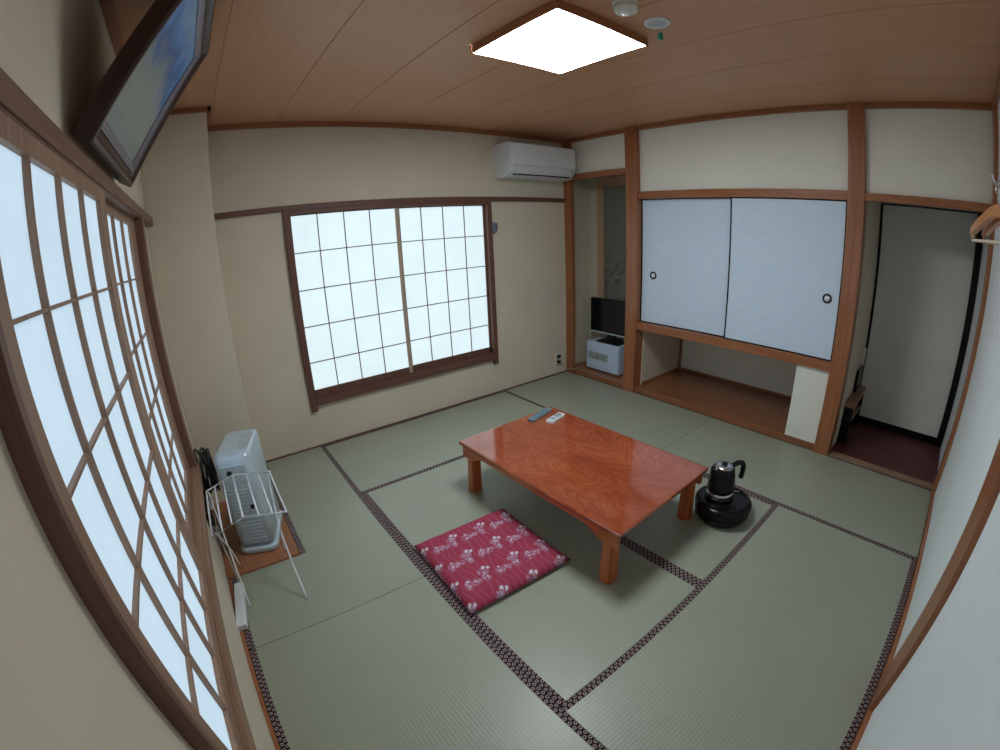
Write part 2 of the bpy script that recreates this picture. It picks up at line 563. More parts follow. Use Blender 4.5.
# hall beyond the opening
sbox('floor_hall', (3.66, -0.06, -0.05), (4.56, 0.92, 0.0), 'hall_floor', 'dark red floor of the small hall', 'floor')
sbox('trim_21', (3.60, 0.0, -0.05), (3.672, 0.81, 0.012), 'light_y', 'pale wooden threshold at the hall opening', 'trim', 0.002)
sbox('wall_hall_left', (3.66, 0.815, 0.0), (4.52, 0.915, H), 'juraku', 'beige left wall of the hall', 'wall')
sbox('wall_hall_back', (4.50, -0.1, 0.0), (4.56, 0.92, H), 'juraku', 'wall behind the hall door', 'wall')
b = BM()
box(b, (3.68, -0.04, 2.25), (4.52, 0.82, 2.29))
structure('ceiling_hall', b, 'ceiling', 'wooden ceiling of the hall', 'ceiling')

# ---------------------------------------------------------------- posts, lintels and trims (each piece of timber its own)
TR = [
    ('trim_1', (3.565, 2.677, 0.0), (3.70, 2.80, H), 'cedar_z', 'thick red-brown post between alcove and closet', 0.004),
    ('trim_2', (3.572, 0.81, 0.0), (3.70, 0.925, H), 'cedar_z', 'thick red-brown post between closet and hall opening', 0.004),
    ('trim_3', (3.585, 3.505, 0.0), (3.632, 3.62, H), 'cedar_z', 'brown corner post beside the air conditioner', 0.003),
    ('trim_4', (3.49, -0.03, 0.0), (3.615, 0.004, H), 'cedar_z', 'brown corner post at the right end of the hall opening', 0.002),
    ('trim_5', (3.58, 0.925, 1.797), (3.70, 2.677, 1.861), 'cedar_y', 'red-brown lintel over the closet doors', 0.003),
    ('trim_6', (3.58, 0.004, 1.802), (3.70, 0.81, 1.852), 'cedar_y', 'red-brown lintel over the hall opening', 0.003),
    ('trim_7', (3.59, 2.80, 2.028), (3.68, 3.505, 2.085), 'cedar_y', 'red-brown lintel over the alcove', 0.003),
    ('trim_8', (3.575, 0.925, 0.622), (3.70, 2.677, 0.690), 'cedar_y', 'red-brown sill rail under the closet doors', 0.003),
    ('trim_9', (1.607, -0.03, 0.0), (1.785, 0.0, H), 'cedar_z', 'broad brown post on the pale right wall', 0.002),
    ('trim_10', (-0.03, 3.578, 1.806), (3.585, 3.60, 1.846), 'dark_x', 'thin dark brown rail along the far wall', 0.003),
    ('trim_11', (-0.03, 0.25, 1.792), (0.006, 3.17, 1.836), 'casing_y', 'brown rail above the side window', 0.003),
    ('trim_12', (0.365, 3.575, 2.408), (3.585, 3.60, H), 'cedar_x', 'brown ceiling moulding on the far wall', 0.003),
    ('trim_13', (-0.03, -0.02, 2.405), (0.0, 3.17, H), 'cedar_y', 'brown ceiling moulding on the window wall', 0.003),
    ('trim_14', (0.0, 3.145, 2.415), (0.39, 3.17, H), 'cedar_x', 'brown ceiling moulding on the front of the column', 0.003),
    ('trim_15', (0.365, 3.145, 2.415), (0.39, 3.575, H), 'cedar_y', 'brown ceiling moulding on the side of the column', 0.003),
    ('trim_16', (3.59, -0.02, 2.405), (3.625, 3.60, H), 'cedar_y', 'brown ceiling moulding on the closet wall', 0.003),
    ('trim_17', (-0.03, -0.02, 2.405), (3.59, 0.005, H), 'cedar_x', 'brown ceiling moulding on the right wall', 0.003),
    ('baseboard_near', (0.0, -0.022, -0.05), (3.60, -0.001, 0.03), 'cedar_x', 'thin red-brown strip along the foot of the right wall', 0.002),
    ('baseboard_left', (-0.035, -0.02, -0.05), (-0.0125, 2.345, 0.004), 'cedar_y', 'thin red-brown strip along the foot of the window wall', 0.001),
    ('baseboard_far', (0.365, 3.588, -0.02), (3.585, 3.601, 0.010), 'dark_x', 'thin dark strip along the foot of the far wall', 0.001),
    ('trim_18', (-0.03, 2.347, -0.05), (0.384, 3.17, 0.012), 'board', 'red-brown floor board in the corner under the heater', 0.002),
]
for nm, lo, hi, mt, lb, bv in TR:
    sbox(nm, lo, hi, mt, lb, 'trim' if nm.startswith('trim') else 'baseboard', bv)

# ---------------------------------------------------------------- side window (left)
w1 = sempty('window_1', 'large side window of two paper lattice panels in brown timber', 'window', (0, 1.75, 0.48))
def wchild(name, bm, mat, parent, base=(0, 1.75, 0.48)):
    for v in bm.verts: v.co -= Vector(base)
    return obj(name, bm, mat, parent)
b = BM(); box(b, (-0.13, 0.832, 0.48), (0.002, 0.850, 1.80), 0.001); wchild('jamb', b, 'dark_z', w1)  # near jamb in darker timber, standing in for shade on its side face
b = BM(); box(b, (-0.13, 2.61, 0.48), (0.004, 2.69, 1.80), 0.002); wchild('jamb', b, 'casing_z', w1)
b = BM(); box(b, (-0.13, 0.842, 1.787), (0.000, 2.61, 1.80), 0.001); box(b, (-0.13, 0.842, 1.76), (-0.036, 2.61, 1.79)); wchild('head_rail', b, 'casing_y', w1)
b = BM(); box(b, (-0.13, 0.828, 0.482), (0.012, 2.69, 0.535), 0.002); box(b, (-0.13, 0.842, 0.535), (0.0, 2.61, 0.548)); wchild('sill', b, 'light_y', w1)
b = BM(); box(b, (-0.125, 0.845, 0.55), (-0.10, 2.61, 1.78)); wchild('outer_glass', b, 'white_plastic', w1)

def lattice_panel(parent, x, stiles, bars, strips, zb, zt, y0, y1):
    """sliding paper panel: front face at x, timber stiles and rails, thin bars, paper behind"""
    p = BM()
    for a, c in stiles: box(p, (x - 0.028, a, zb - 0.05), (x, c, zt + 0.036), 0.001)
    box(p, (x - 0.028, y0, zb - 0.05), (x - 0.0005, y1, zb), 0.001)
    box(p, (x - 0.028, y0, zt), (x - 0.0005, y1, zt + 0.036), 0.001)
    po = wchild('shoji_panel', p, 'light_z', parent)
    p = BM()
    for yb in bars: box(p, (x - 0.0135, yb - 0.0042, zb), (x - 0.0015, yb + 0.0042, zt))
    for zs in strips: box(p, (x - 0.0132, y0, zs - 0.0032), (x - 0.0025, y1, zs + 0.0032))
    wchild('lattice', p, 'light_z', po)
    p = BM()
    box(p, (x - 0.017, y0 + 0.003, zb - 0.01), (x - 0.014, y1 - 0.003, zt + 0.01))
    wchild('paper', p, 'paper_side', po)
ROWS = (1.521, 1.286, 1.050, 0.810)
lattice_panel(w1, -0.001, ((0.851, 0.893), (1.634, 1.712)), (1.058, 1.243, 1.432), ROWS, 0.606, 1.752, 0.851, 1.712)
lattice_panel(w1, -0.034, ((1.60, 1.66), (2.46, 2.61)), (1.84, 2.045, 2.25), ROWS, 0.606, 1.752, 1.60, 2.61)

# ---------------------------------------------------------------- far window
w2 = sempty('window_2', 'far window of two white paper lattice panels in dark brown frame', 'window', (1.755, 3.6, 0.30))
WB = (1.755, 3.6, 0.30)
for a, c in ((0.858, 0.905), (2.605, 2.652)):
    b = BM(); box(b, (a, 3.572, 0.300), (c, 3.70, 1.806), 0.002); wchild('jamb', b, 'dark_z', w2, WB)
b = BM(); box(b, (0.905, 3.576, 1.776), (2.605, 3.70, 1.806), 0.002); wchild('head_rail', b, 'dark_x', w2, WB)
b = BM(); box(b, (0.905, 3.566, 0.345), (2.605, 3.70, 0.398), 0.002); box(b, (0.905, 3.59, 0.398), (2.605, 3.70, 0.412)); wchild('sill', b, 'dark_x', w2, WB)
b = BM(); box(b, (0.905, 3.68, 0.41), (2.605, 3.70, 1.78)); wchild('outer_glass', b, 'white_plastic', w2, WB)
MAT['pale_stile'] = wood('pale_stile_timber', (0.42, 0.31, 0.22), (0.55, 0.43, 0.33), 'z', 0.5)
def far_panel(x0, x1, y, cols, rows, ls, rs, meet):
    p = BM()
    zb, zt = 0.462, 1.768
    box(p, (x0, y, zb - 0.05), (x0 + ls, y + 0.020, zt + 0.012), 0.001)
    if not meet: box(p, (x1 - rs, y, zb - 0.05), (x1, y + 0.020, zt + 0.012), 0.001)
    box(p, (x0, y, zb - 0.05), (x1, y + 0.020, zb), 0.001)
    box(p, (x0, y, zt), (x1, y + 0.020, zt + 0.012))
    po = wchild('shoji_panel', p, 'dark_z', w2, WB)
    if meet:
        p = BM(); box(p, (x1 - rs, y - 0.001, zb - 0.05), (x1, y + 0.020, zt + 0.012), 0.001); wchild('meeting_stile', p, 'pale_stile', po, WB)
    p = BM()
    for c in cols: box(p, (c - 0.0035, y + 0.004, zb), (c + 0.0035, y + 0.010, zt))
    for r in rows: box(p, (x0, y + 0.0045, r - 0.0035), (x1, y + 0.010, r + 0.0035))
    wchild('lattice', p, 'casing_z', po, WB)
    p = BM()
    box(p, (x0 + 0.003, y + 0.011, zb - 0.01), (x1 - 0.003, y + 0.014, zt + 0.01))
    wchild('paper', p, 'paper_far', po, WB)
far_panel(0.895, 1.766, 3.598, (1.110, 1.315, 1.522), (1.499, 1.225, 0.952, 0.677), 0.020, 0.030, True)
far_panel(1.745, 2.612, 3.619, (1.975, 2.180, 2.390), (1.499, 1.225, 0.952, 0.677), 0.036, 0.022, False)

# ---------------------------------------------------------------- closet doors and hall door
def fusuma(name, label, y0, y1, x, hy):
    r = sempty(name, label, 'door', (x, (y0 + y1) / 2, 0.69))
    B0 = (x, (y0 + y1) / 2, 0.69)
    p = BM(); box(p, (x + 0.004, y0 + 0.008, 0.70), (x + 0.020, y1 - 0.008, 1.795)); wchild('door_paper', p, 'fusuma', r, B0)
    p = BM()
    t = 0.011
    box(p, (x, y0, 0.688), (x + 0.022, y0 + t, 1.80)); box(p, (x, y1 - t, 0.688), (x + 0.022, y1, 1.80))
    box(p, (x, y0, 0.688), (x + 0.022, y1, 0.700)); box(p, (x, y0, 1.789), (x + 0.022, y1, 1.80))
    wchild('door_frame', p, 'black_lacquer', r, B0)
    p = BM(); lathe(p, [(0.021, 0.0), (0.034, 0.0), (0.035, 0.004), (0.031, 0.0075), (0.022, 0.006), (0.021, 0.002)], 32)
    q = BM(); lathe(q, [(0.0, 0.0035), (0.0215, 0.0035), (0.0215, 0.0)], 32)
    for g, nm, mt in ((p, 'handle_ring', 'black_plastic'), (q, 'handle_cup', 'steel_white')):
        for v in g.verts:
            v.co = Vector((x + 0.004 - v.co.z, hy + v.co.x, 1.124 + v.co.y))
        wchild(nm, g, mt, r, B0)
MAT['steel_white'] = plain('pale_metal', (0.90, 0.93, 0.94), 0.3, metal=0.0)
fusuma('door_1', 'left closet sliding door of pale blue paper, next to the alcove post', 1.795, 2.677, 3.632, 2.545)
fusuma('door_2', 'right closet sliding door of pale blue paper, next to the hall post', 0.927, 1.812, 3.604, 1.022)
r = sempty('door_3', 'grey cloth sliding door in a black frame at the back of the hall', 'door', (4.46, 0.39, 0.0))
b = BM(); box(b, (4.462, 0.03, 0.05), (4.482, 0.80, 1.85)); wchild('door_panel', b, 'hall_cloth', r, (4.46, 0.39, 0))
b = BM()
box(b, (4.455, 0.793, 0.0), (4.49, 0.813, 2.2)); box(b, (4.44, -0.03, 0.0), (4.49, 0.036, 2.2))
box(b, (4.45, 0.0, 0.0), (4.49, 0.80, 0.062)); box(b, (4.45, 0.0, 1.845), (4.49, 0.80, 1.92))
wchild('door_frame', b, 'black_lacquer', r, (4.46, 0.39, 0))
b = BM(); box(b, (4.46, 0.0, 1.92), (4.49, 0.8, 2.25)); wchild('transom', b, 'hall_cloth', r, (4.46, 0.39, 0))

# ---------------------------------------------------------------- tatami mats
def strip_uv(o, along):
    me = o.data
    uvl = me.uv_layers.new(name='UVMap')
    mn = min(v.co.y if along == 'x' else v.co.x for v in me.vertices)
    for lp in me.loops:
        c = me.vertices[lp.vertex_index].co
        uvl.data[lp.index].uv = (c.x, c.y - mn) if along == 'x' else (c.y, c.x - mn)

def tatami(label, x0, x1, y0, y1, along, borders, notch=None):
    g = 0.0012
    b = BM()
    if notch:
        nx, ny = notch
        prism(b, [(x0 + g, y0 + g), (x1 - g, y0 + g), (x1 - g, y1 - g), (nx + g, y1 - g), (nx + g, ny - g), (x0 + g, ny - g)], 'z', -0.05, 0.0)
    else:
        box(b, (x0 + g, y0 + g, -0.05), (x1 - g, y1 - g, 0.0), 0.0015)
    cx, cy = (x0 + x1) / 2, (y0 + y1) / 2
    o = obj('tatami_mat', b, 'tatami_' + along, origin=(cx, cy, 0))
    tag(o, label, 'tatami mat', 'tatami mats of the floor')
    hw = 0.033
    for (ax, bx0, bx1, by0, by1) in borders:
        q = BM()
        box(q, (bx0 + g - cx, by0 + g - cy, -0.004), (bx1 - g - cx, by1 - g - cy, 0.0012))
        h = obj('cloth_border', q, 'heri', o)
        strip_uv(h, ax)
HW = 0.033
L0 = -0.012
tatami('green tatami mat under the wire stand, cut around the corner board', L0, 0.90, 1.818, 3.588, 'y',
       [('y', 0.90 - HW, 0.90, 1.818, 3.588), ('y', L0, L0 + HW, 1.818, 2.345), ('y', 0.386, 0.386 + HW, 2.346, 3.588)], notch=(0.386, 2.346))
tatami('green tatami mat along the side window, nearest the camera', L0, 0.90, 0.0, 1.818, 'y',
       [('y', 0.90 - HW, 0.90, 0.0, 1.818), ('y', L0, L0 + HW, 0.0, 1.818)])
tatami('green tatami mat lying along the far wall below the far window', 0.90, 2.70, 2.715, 3.588, 'x',
       [('x', 0.90, 2.70, 2.715, 2.715 + HW), ('x', 0.90, 2.70, 3.588 - HW * 0.8, 3.588)])
tatami('green tatami mat under the maroon cushion and left half of the table', 0.90, 1.80, 0.90, 2.715, 'y',
       [('y', 0.90, 0.90 + HW, 0.90, 2.715), ('y', 1.80 - HW, 1.80, 0.90, 2.715)])
tatami('green tatami mat under the right half of the table and the black tea box', 1.80, 2.70, 0.90, 2.715, 'y',
       [('y', 1.80, 1.80 + HW, 0.90, 2.715), ('y', 2.70 - HW, 2.70, 0.90, 2.715)])
tatami('large ribbed green tatami mat in front, between table and right wall', 0.90, 2.70, 0.0, 0.90, 'x',
       [('x', 0.90, 2.70, 0.90 - HW, 0.90), ('x', 0.90, 2.70, 0.0, HW)])
tatami('green tatami mat in front of the television alcove', 2.70, 3.60, 1.818, 3.588, 'y',
       [('y', 2.70, 2.70 + HW, 1.818, 3.588), ('y', 3.60 - HW * 0.7, 3.60, 1.818, 3.588)])
tatami('green tatami mat in front of the hall opening', 2.70, 3.60, 0.0, 1.818, 'y',
       [('y', 2.70, 2.70 + HW, 0.0, 1.818), ('y', 3.60 - HW * 0.7, 3.60, 0.0, 1.818)])

# ---------------------------------------------------------------- low table
t = thing('low_table', 'low red-brown polished wooden table with burl grain on four square legs', 'table', (1.853, 1.779, 0.0014), math.radians(1.2))
LX, LY, TZ = 0.3875, 0.606, 0.335
b = BM()
prof = [(-0.016, -0.034), (-0.010, -0.034), (0.0, -0.020), (0.0, -0.006), (-0.004, -0.0015), (-0.012, 0.0)]
rings = []
for dx, dz in prof:
    rings.append([b.verts.new((sx * (LX + dx), sy * (LY + dx), TZ + dz)) for sx, sy in ((-1, -1), (1, -1), (1, 1), (-1, 1))])
for p, q in zip(rings, rings[1:]):
    for i in range(4):
        b.faces.new((p[i], p[(i + 1) % 4], q[(i + 1) % 4], q[i]))
b.faces.new(rings[-1]); b.faces.new(list(reversed(rings[0])))
obj('tabletop', b, 'table', t)
def leg_bm(sx, sy):
    q = BM()
    px, py = sx * (LX - 0.052), sy * (LY - 0.080)
    w0, w1 = 0.030, 0.034
    a = [q.verts.new((px + i * w1 + sx * 0.006, py + j * w1 + sy * 0.008, 0)) for i, j in ((-1, -1), (1, -1), (1, 1), (-1, 1))]
    c = [q.verts.new((px + i * w0, py + j * w0, TZ - 0.034)) for i, j in ((-1, -1), (1, -1), (1, 1), (-1, 1))]
    for i in range(4): q.faces.new((a[i], a[(i + 1) % 4], c[(i + 1) % 4], c[i]))
    q.faces.new(list(reversed(a))); q.faces.new(c)
    bmesh.ops.bevel(q, geom=[e for e in q.edges if abs(e.verts[0].co.z - e.verts[1].co.z) > 0.1], offset=0.008, segments=2, affect='EDGES')
    return q
for sx in (-1, 1):
    for sy in (-1, 1):
        obj('leg', leg_bm(sx, sy), 'table_leg', t)
for sx in (-1, 1):       # long aprons, deeper and curved at their ends
    q = BM()
    yy, n = LY - 0.02, 12
    low = []
    for i in range(n + 1):
        f = i / n
        low.append((-yy + 0.20 * f, TZ - 0.034 - 0.068 + 0.048 * (1 - math.cos(math.pi * max(0.0, (f - 0.35) / 0.65))) / 2))
    low2 = [(-a, c) for a, c in reversed(low)]
    x = sx * (LX - 0.024)
    prism(q, low + low2 + [(yy, TZ - 0.034), (-yy, TZ - 0.034)], 'x', x - 0.011, x + 0.011)
    obj('apron', q, 'table_apron', t)
for sy in (-1, 1):       # short aprons
    q = BM()
    y = sy * (LY - 0.075)
    prism(q, [(-LX + 0.05, TZ - 0.034), (-LX + 0.05, TZ - 0.085), (-LX + 0.12, TZ - 0.060), (LX - 0.12, TZ - 0.060), (LX - 0.05, TZ - 0.085), (LX - 0.05, TZ - 0.034)], 'y', y - 0.010, y + 0.010)
    obj('apron', q, 'table_leg', t)

# ---------------------------------------------------------------- zabuton cushion
def zabuton():
    b = BM()
    n, hs = 32, 0.286
    def height(u, v):
        e = min(1.0, (1 - max(abs(u), abs(v))) / 0.30)
        e2 = min(1.0, (1 - min(1, abs(u))) / 0.22) * min(1.0, (1 - min(1, abs(v))) / 0.22)
        return 0.052 * (max(0.0, e2) ** 0.38) * (0.86 + 0.14 * (1 - u * u) * (1 - v * v))
    def pos(u, v, top):
        k = 1 - 0.030 * (1 - u * u * v * v) * (abs(u) ** 3 + abs(v) ** 3) * 0.5
        h = height(u, v)
        r = 0.006 * math.sin(7 * u + 3 * v) * (1 - u * u) * (1 - v * v)
        return Vector((u * hs * k, v * hs * k, 0.020 + (h * 0.72 + r * 0.3 if top else -min(0.0195, h * 0.9))))
    gt, gb = {}, {}
    for i in range(n + 1):
        for j in range(n + 1):
            u, v = -1 + 2 * i / n, -1 + 2 * j / n
            gt[i, j] = b.verts.new(pos(u, v, True))
            edge = i in (0, n) or j in (0, n)
            gb[i, j] = gt[i, j] if edge else b.verts.new(pos(u, v, False))
    for i in range(n):
        for j in range(n):
            f = b.faces.new((gt[i, j], gt[i + 1, j], gt[i + 1, j + 1], gt[i, j + 1])); f.smooth = True
            f = b.faces.new((gb[i, j], gb[i, j + 1], gb[i + 1, j + 1], gb[i + 1, j])); f.smooth = True
    o = obj('floor_cushion', b, 'zabuton')
    uvl = o.data.uv_layers.new(name='UVMap')
    for lp in o.data.loops:
        c = o.data.vertices[lp.vertex_index].co
        uvl.data[lp.index].uv = (c.x + 0.3, c.y + 0.3)
    return o
z = zabuton()
z.location = (1.200, 1.737, 0.0022)
z.rotation_euler = (0, 0, math.radians(-2.0))
tag(z, 'square maroon floor cushion with white and lavender flowers beside the table', 'cushion')
# ---------------------------------------------------------------- remote controls on the table
def remote(label, mat, btn, p0, p1, w, z0):
    p0, p1 = Vector(p0), Vector(p1)
    c = (p0 + p1) / 2
    d = p1 - p0
    r = thing('remote_control', label, 'remote control', (c.x, c.y, z0), math.atan2(d.y, d.x))
    L = d.length
    b = BM(); box(b, (-L / 2, -w / 2, 0.0), (L / 2, w / 2, 0.020), 0.005, 3)
    obj('body', b, mat, r)
    b = BM()
    if btn == 'screen':
        box(b, (-L * 0.02, -w * 0.34, 0.0195), (L * 0.40, w * 0.34, 0.0212), 0.0004, 1)
        obj('display', b, plain('grey_display', (0.30, 0.36, 0.36), 0.2), r)
        b = BM()
        for i in range(2):
            for j in range(2):
                box(b, (-L * 0.35 + i * L * 0.14, -w * 0.28 + j * w * 0.32, 0.0195), (-L * 0.25 + i * L * 0.14, -w * 0.04 + j * w * 0.32, 0.0218), 0.0006, 1)
        obj('buttons', b, plain('blue_grey_buttons', (0.12, 0.22, 0.32), 0.5), r)
    else:
        for i in range(7):
            for j in range(3):
                box(b, (-L * 0.40 + i * L * 0.115, -w * 0.36 + j * w * 0.26, 0.0195), (-L * 0.34 + i * L * 0.115, -w * 0.18 + j * w * 0.26, 0.0225), 0.0006, 1)
        obj('buttons', b, plain('teal_buttons', (0.10, 0.24, 0.28), 0.5), r)
MAT['remote_grey'] = plain('remote_grey_plastic', (0.20, 0.26, 0.30), 0.4)
remote('slim dark grey remote control on the table corner, left of the white one', 'remote_grey', 'keys', (1.950, 2.292), (2.170, 2.352), 0.050, TZ)
remote('white remote control with small display on the table corner', 'white_plastic', 'screen', (2.022, 2.193), (2.172, 2.228), 0.052, TZ)

# ---------------------------------------------------------------- tea box and kettle
TB = (2.369, 1.105)
t = thing('tea_box', 'round black lacquered tea box with lid, on the mat under the kettle', 'box', (TB[0], TB[1], 0.0014))
b = BM(); lathe(b, [(0.0, 0.0), (0.125, 0.0), (0.140, 0.006), (0.158, 0.032), (0.162, 0.064), (0.160, 0.086), (0.0, 0.086)], 56); obj('bowl', b, 'black_lacquer', t)
b = BM(); lathe(b, [(0.0, 0.086), (0.163, 0.086), (0.166, 0.090), (0.165, 0.100), (0.157, 0.113), (0.140, 0.119), (0.100, 0.120), (0.0, 0.120)], 56); obj('lid', b, 'black_lacquer', t)
KZ = 0.1225
kt = thing('electric_kettle', 'black electric kettle with silver base ring standing on the tea box', 'kettle', (TB[0] - 0.01, TB[1] + 0.030, KZ), 0)
KA = math.radians(-32)     # handle direction
b = BM(); lathe(b, [(0.0, 0.0), (0.080, 0.0), (0.083, 0.004), (0.083, 0.016), (0.078, 0.022), (0.0, 0.022)], 40); obj('power_base', b, 'black_plastic', kt)
b = BM(); lathe(b, [(0.0, 0.022), (0.076, 0.022), (0.0775, 0.026), (0.0765, 0.044), (0.072, 0.046), (0.0, 0.046)], 40); obj('base_ring', b, 'steel', kt, label='silver base ring')
b = BM(); lathe(b, [(0.0, 0.046), (0.0755, 0.046), (0.0785, 0.06), (0.077, 0.10), (0.070, 0.145), (0.061, 0.180), (0.059, 0.190), (0.0, 0.190)], 40)
for v in b.verts:          # pouring lip, opposite the handle
    if v.co.z > 0.12 and v.co.xy.length > 0.05:
        a = math.atan2(v.co.y, v.co.x)
        d = math.cos(a - (KA + math.pi))
        if d > 0.80:
            k = (d - 0.80) / 0.20 * (v.co.z - 0.12) / 0.076
            v.co.x += math.cos(KA + math.pi) * 0.028 * k; v.co.y += math.sin(KA + math.pi) * 0.028 * k
obj('body', b, 'black_plastic', kt)
b = BM(); lathe(b, [(0.0, 0.190), (0.055, 0.190), (0.053, 0.197), (0.040, 0.202), (0.0, 0.204)], 36); obj('lid', b, 'steel', kt, label='silver lid')
b = BM(); lathe(b, [(0.0, 0.203), (0.016, 0.203), (0.018, 0.210), (0.014, 0.215), (0.0, 0.216)], 20); obj('lid_knob', b, 'black_plastic', kt)
b = BM()
hp = spline([(0.056, 0, 0.188), (0.086, 0, 0.200), (0.116, 0, 0.196), (0.130, 0, 0.172), (0.130, 0, 0.130), (0.126, 0, 0.100)], 6)
tube(b, [(p.x * math.cos(KA), p.x * math.sin(KA), p.z) for p in hp], 0.0150, 12)
obj('handle', b, 'black_plastic', kt)
b = BM()
tube(b, spline([(0.078, -0.02, 0.008), (0.10, -0.045, 0.004), (0.115, -0.075, 0.004)], 6), 0.0035, 8)
obj('power_cord', b, plain('pale_cord', (0.45, 0.42, 0.42), 0.5), kt)

# ---------------------------------------------------------------- ceiling lamp, smoke detector, vent
lp = thing('ceiling_lamp', 'square ceiling lamp, lit white panel in a thin brown wooden frame', 'lamp', (1.756, 1.765, H))
h = 0.289
b = BM()
for a, c in (((-h, -h), (h, -h + 0.008)), ((-h, h - 0.008), (h, h)), ((-h, -h + 0.008), (-h + 0.008, h - 0.012)), ((h - 0.008, -h + 0.008), (h, h - 0.012))):
    box(b, (a[0], a[1], -0.041), (c[0], c[1], 0.0), 0.001, 1)
obj('frame', b, 'cedar_x', lp)
b = BM(); box(b, (-h + 0.0085, -h + 0.0085, -0.040), (h - 0.0085, h - 0.0085, -0.004), 0.003); obj('diffuser', b, 'lamp_panel', lp)
MAT['ivory'] = plain('ivory_plastic', (0.72, 0.70, 0.62), 0.45)
sd = thing('smoke_detector', 'round ivory smoke detector on the ceiling beside the lamp', 'smoke detector', (1.690, 1.328, H))
b = BM(); lathe(b, [(0.0, 0.0), (0.052, 0.0), (0.052, -0.010), (0.048, -0.014), (0.0, -0.014)], 40); obj('base', b, 'ivory', sd)
b = BM(); lathe(b, [(0.0, -0.014), (0.047, -0.014), (0.048, -0.028), (0.044, -0.040), (0.034, -0.045), (0.0, -0.045)], 40); obj('cover', b, 'ivory', sd)
b = BM(); lathe(b, [(0.0, -0.045), (0.020, -0.045), (0.018, -0.049), (0.0, -0.050)], 24); obj('sensor', b, 'white_plastic', sd)
sv = thing('ceiling_speaker', 'flat round white grille in the ceiling, right of the smoke detector', 'speaker', (1.925, 1.342, H))
b = BM(); lathe(b, [(0.0, 0.0), (0.056, 0.0), (0.056, -0.006), (0.051, -0.010), (0.044, -0.009), (0.043, -0.004), (0.0, -0.004)], 40); obj('rim', b, 'white_plastic', sv)
b = BM()
for i in range(-4, 5):
    w = math.sqrt(max(0, 0.042 ** 2 - (i * 0.009) ** 2))
    box(b, (-w, i * 0.009 - 0.0022, -0.008), (w, i * 0.009 + 0.0022, -0.004))
obj('grille', b, plain('grey_grille', (0.66, 0.68, 0.69), 0.5), sv)
pc = thing('test_tag', 'tiny green tag hanging from the ceiling beside the white grille', 'tag', (1.99, 1.372, H))
b = BM(); tube(b, [(0, 0, 0), (0, 0, -0.024)], 0.0012, 6); obj('string', b, 'grey_cord', pc)
b = BM(); box(b, (-0.009, -0.009, -0.054), (0.009, 0.009, -0.022), 0.003); obj('tag_plate', b, plain('green_plastic', (0.01, 0.33, 0.17), 0.5), pc)

# ---------------------------------------------------------------- air conditioner
ac = thing('air_conditioner', 'white wall air conditioner high on the far wall near the corner', 'air conditioner', (3.137, 3.60, 2.012))
AX0, AX1 = -0.41, 0.405
prof = [(0.0, 0.0), (-0.10, 0.0), (-0.155, 0.012), (-0.195, 0.045), (-0.214, 0.085), (-0.222, 0.13), (-0.224, 0.282), (-0.219, 0.300), (-0.205, 0.308), (0.0, 0.308)]
b = BM(); prism(b, prof, 'x', AX0, AX1)
bmesh.ops.bevel(b, geom=[e for e in b.edges if abs(e.verts[0].co.x - e.verts[1].co.x) < 1e-6 and min(e.verts[0].co.y, e.verts[1].co.y) < -0.05], offset=0.008, segments=2, affect='EDGES')
obj('body', b, 'ac_plastic', ac)
b = BM(); box(b, (AX0 + 0.02, -0.2285, 0.105), (AX1 - 0.02, -0.220, 0.296), 0.003); obj('front_panel', b, 'white_plastic', ac)
b = BM()
prism(b, [(-0.228, 0.098), (-0.220, 0.060), (-0.196, 0.028), (-0.190, 0.032), (-0.214, 0.064), (-0.221, 0.100)], 'x', AX0 + 0.05, AX1 - 0.05); obj('louver', b, 'ac_plastic', ac)
b = BM()
prism(b, [(-0.190, 0.034), (-0.178, 0.024), (-0.176, 0.018), (-0.196, 0.029)], 'x', AX0 + 0.06, AX1 - 0.06); obj('outlet_slot', b, 'black_plastic', ac)
b = BM(); box(b, (AX1 - 0.075, -0.2285, 0.070), (AX1 - 0.045, -0.212, 0.095), 0.002); obj('indicator', b, plain('grey_indicator', (0.35, 0.38, 0.40), 0.3), ac)

# ---------------------------------------------------------------- framed picture leaning from the window wall
LEAN = math.radians(32)
pf = thing('framed_picture', 'large framed landscape painting leaning out above the side window', 'picture', (0.030, 1.75, 1.846))
pf.rotation_euler = (0, LEAN, 0)    # local z runs up the face, local x points out of the face
PW, PH = 0.35, 0.575
MAT['frame_dark'] = wood('dark_frame_timber', (0.035, 0.015, 0.012), (0.075, 0.034, 0.026), 'z', 0.35)
MAT['liner'] = plain('grey_violet_liner', (0.26, 0.23, 0.27), 0.4, metal=0.3)
def rect_ring(bm, y, z0, z1, prof):
    """mitred frame: prof = list of (inset, x)"""
    rings = []
    for ins, x in prof:
        rings.append([bm.verts.new((x, a, c)) for a, c in ((-y + ins, z0 + ins), (y - ins, z0 + ins), (y - ins, z1 - ins), (-y + ins, z1 - ins))])
    n = len(rings)
    for i in range(n):
        p, q = rings[i], rings[(i + 1) % n]
        for k in range(4):
            bm.faces.new((p[k], p[(k + 1) % 4], q[(k + 1) % 4], q[k]))
b = BM(); rect_ring(b, PW, 0.0, PH, [(0.0, -0.050), (0.0, -0.006), (0.006, 0.0), (0.016, 0.0), (0.030, -0.010), (0.046, -0.016), (0.046, -0.050)]); obj('frame', b, 'frame_dark', pf)
b = BM(); rect_ring(b, PW - 0.046, 0.046, PH - 0.046, [(0.0, -0.045), (0.0, -0.013), (0.006, -0.011), (0.012, -0.016), (0.018, -0.014), (0.026, -0.020), (0.026, -0.045)]); obj('liner', b, 'liner', pf)
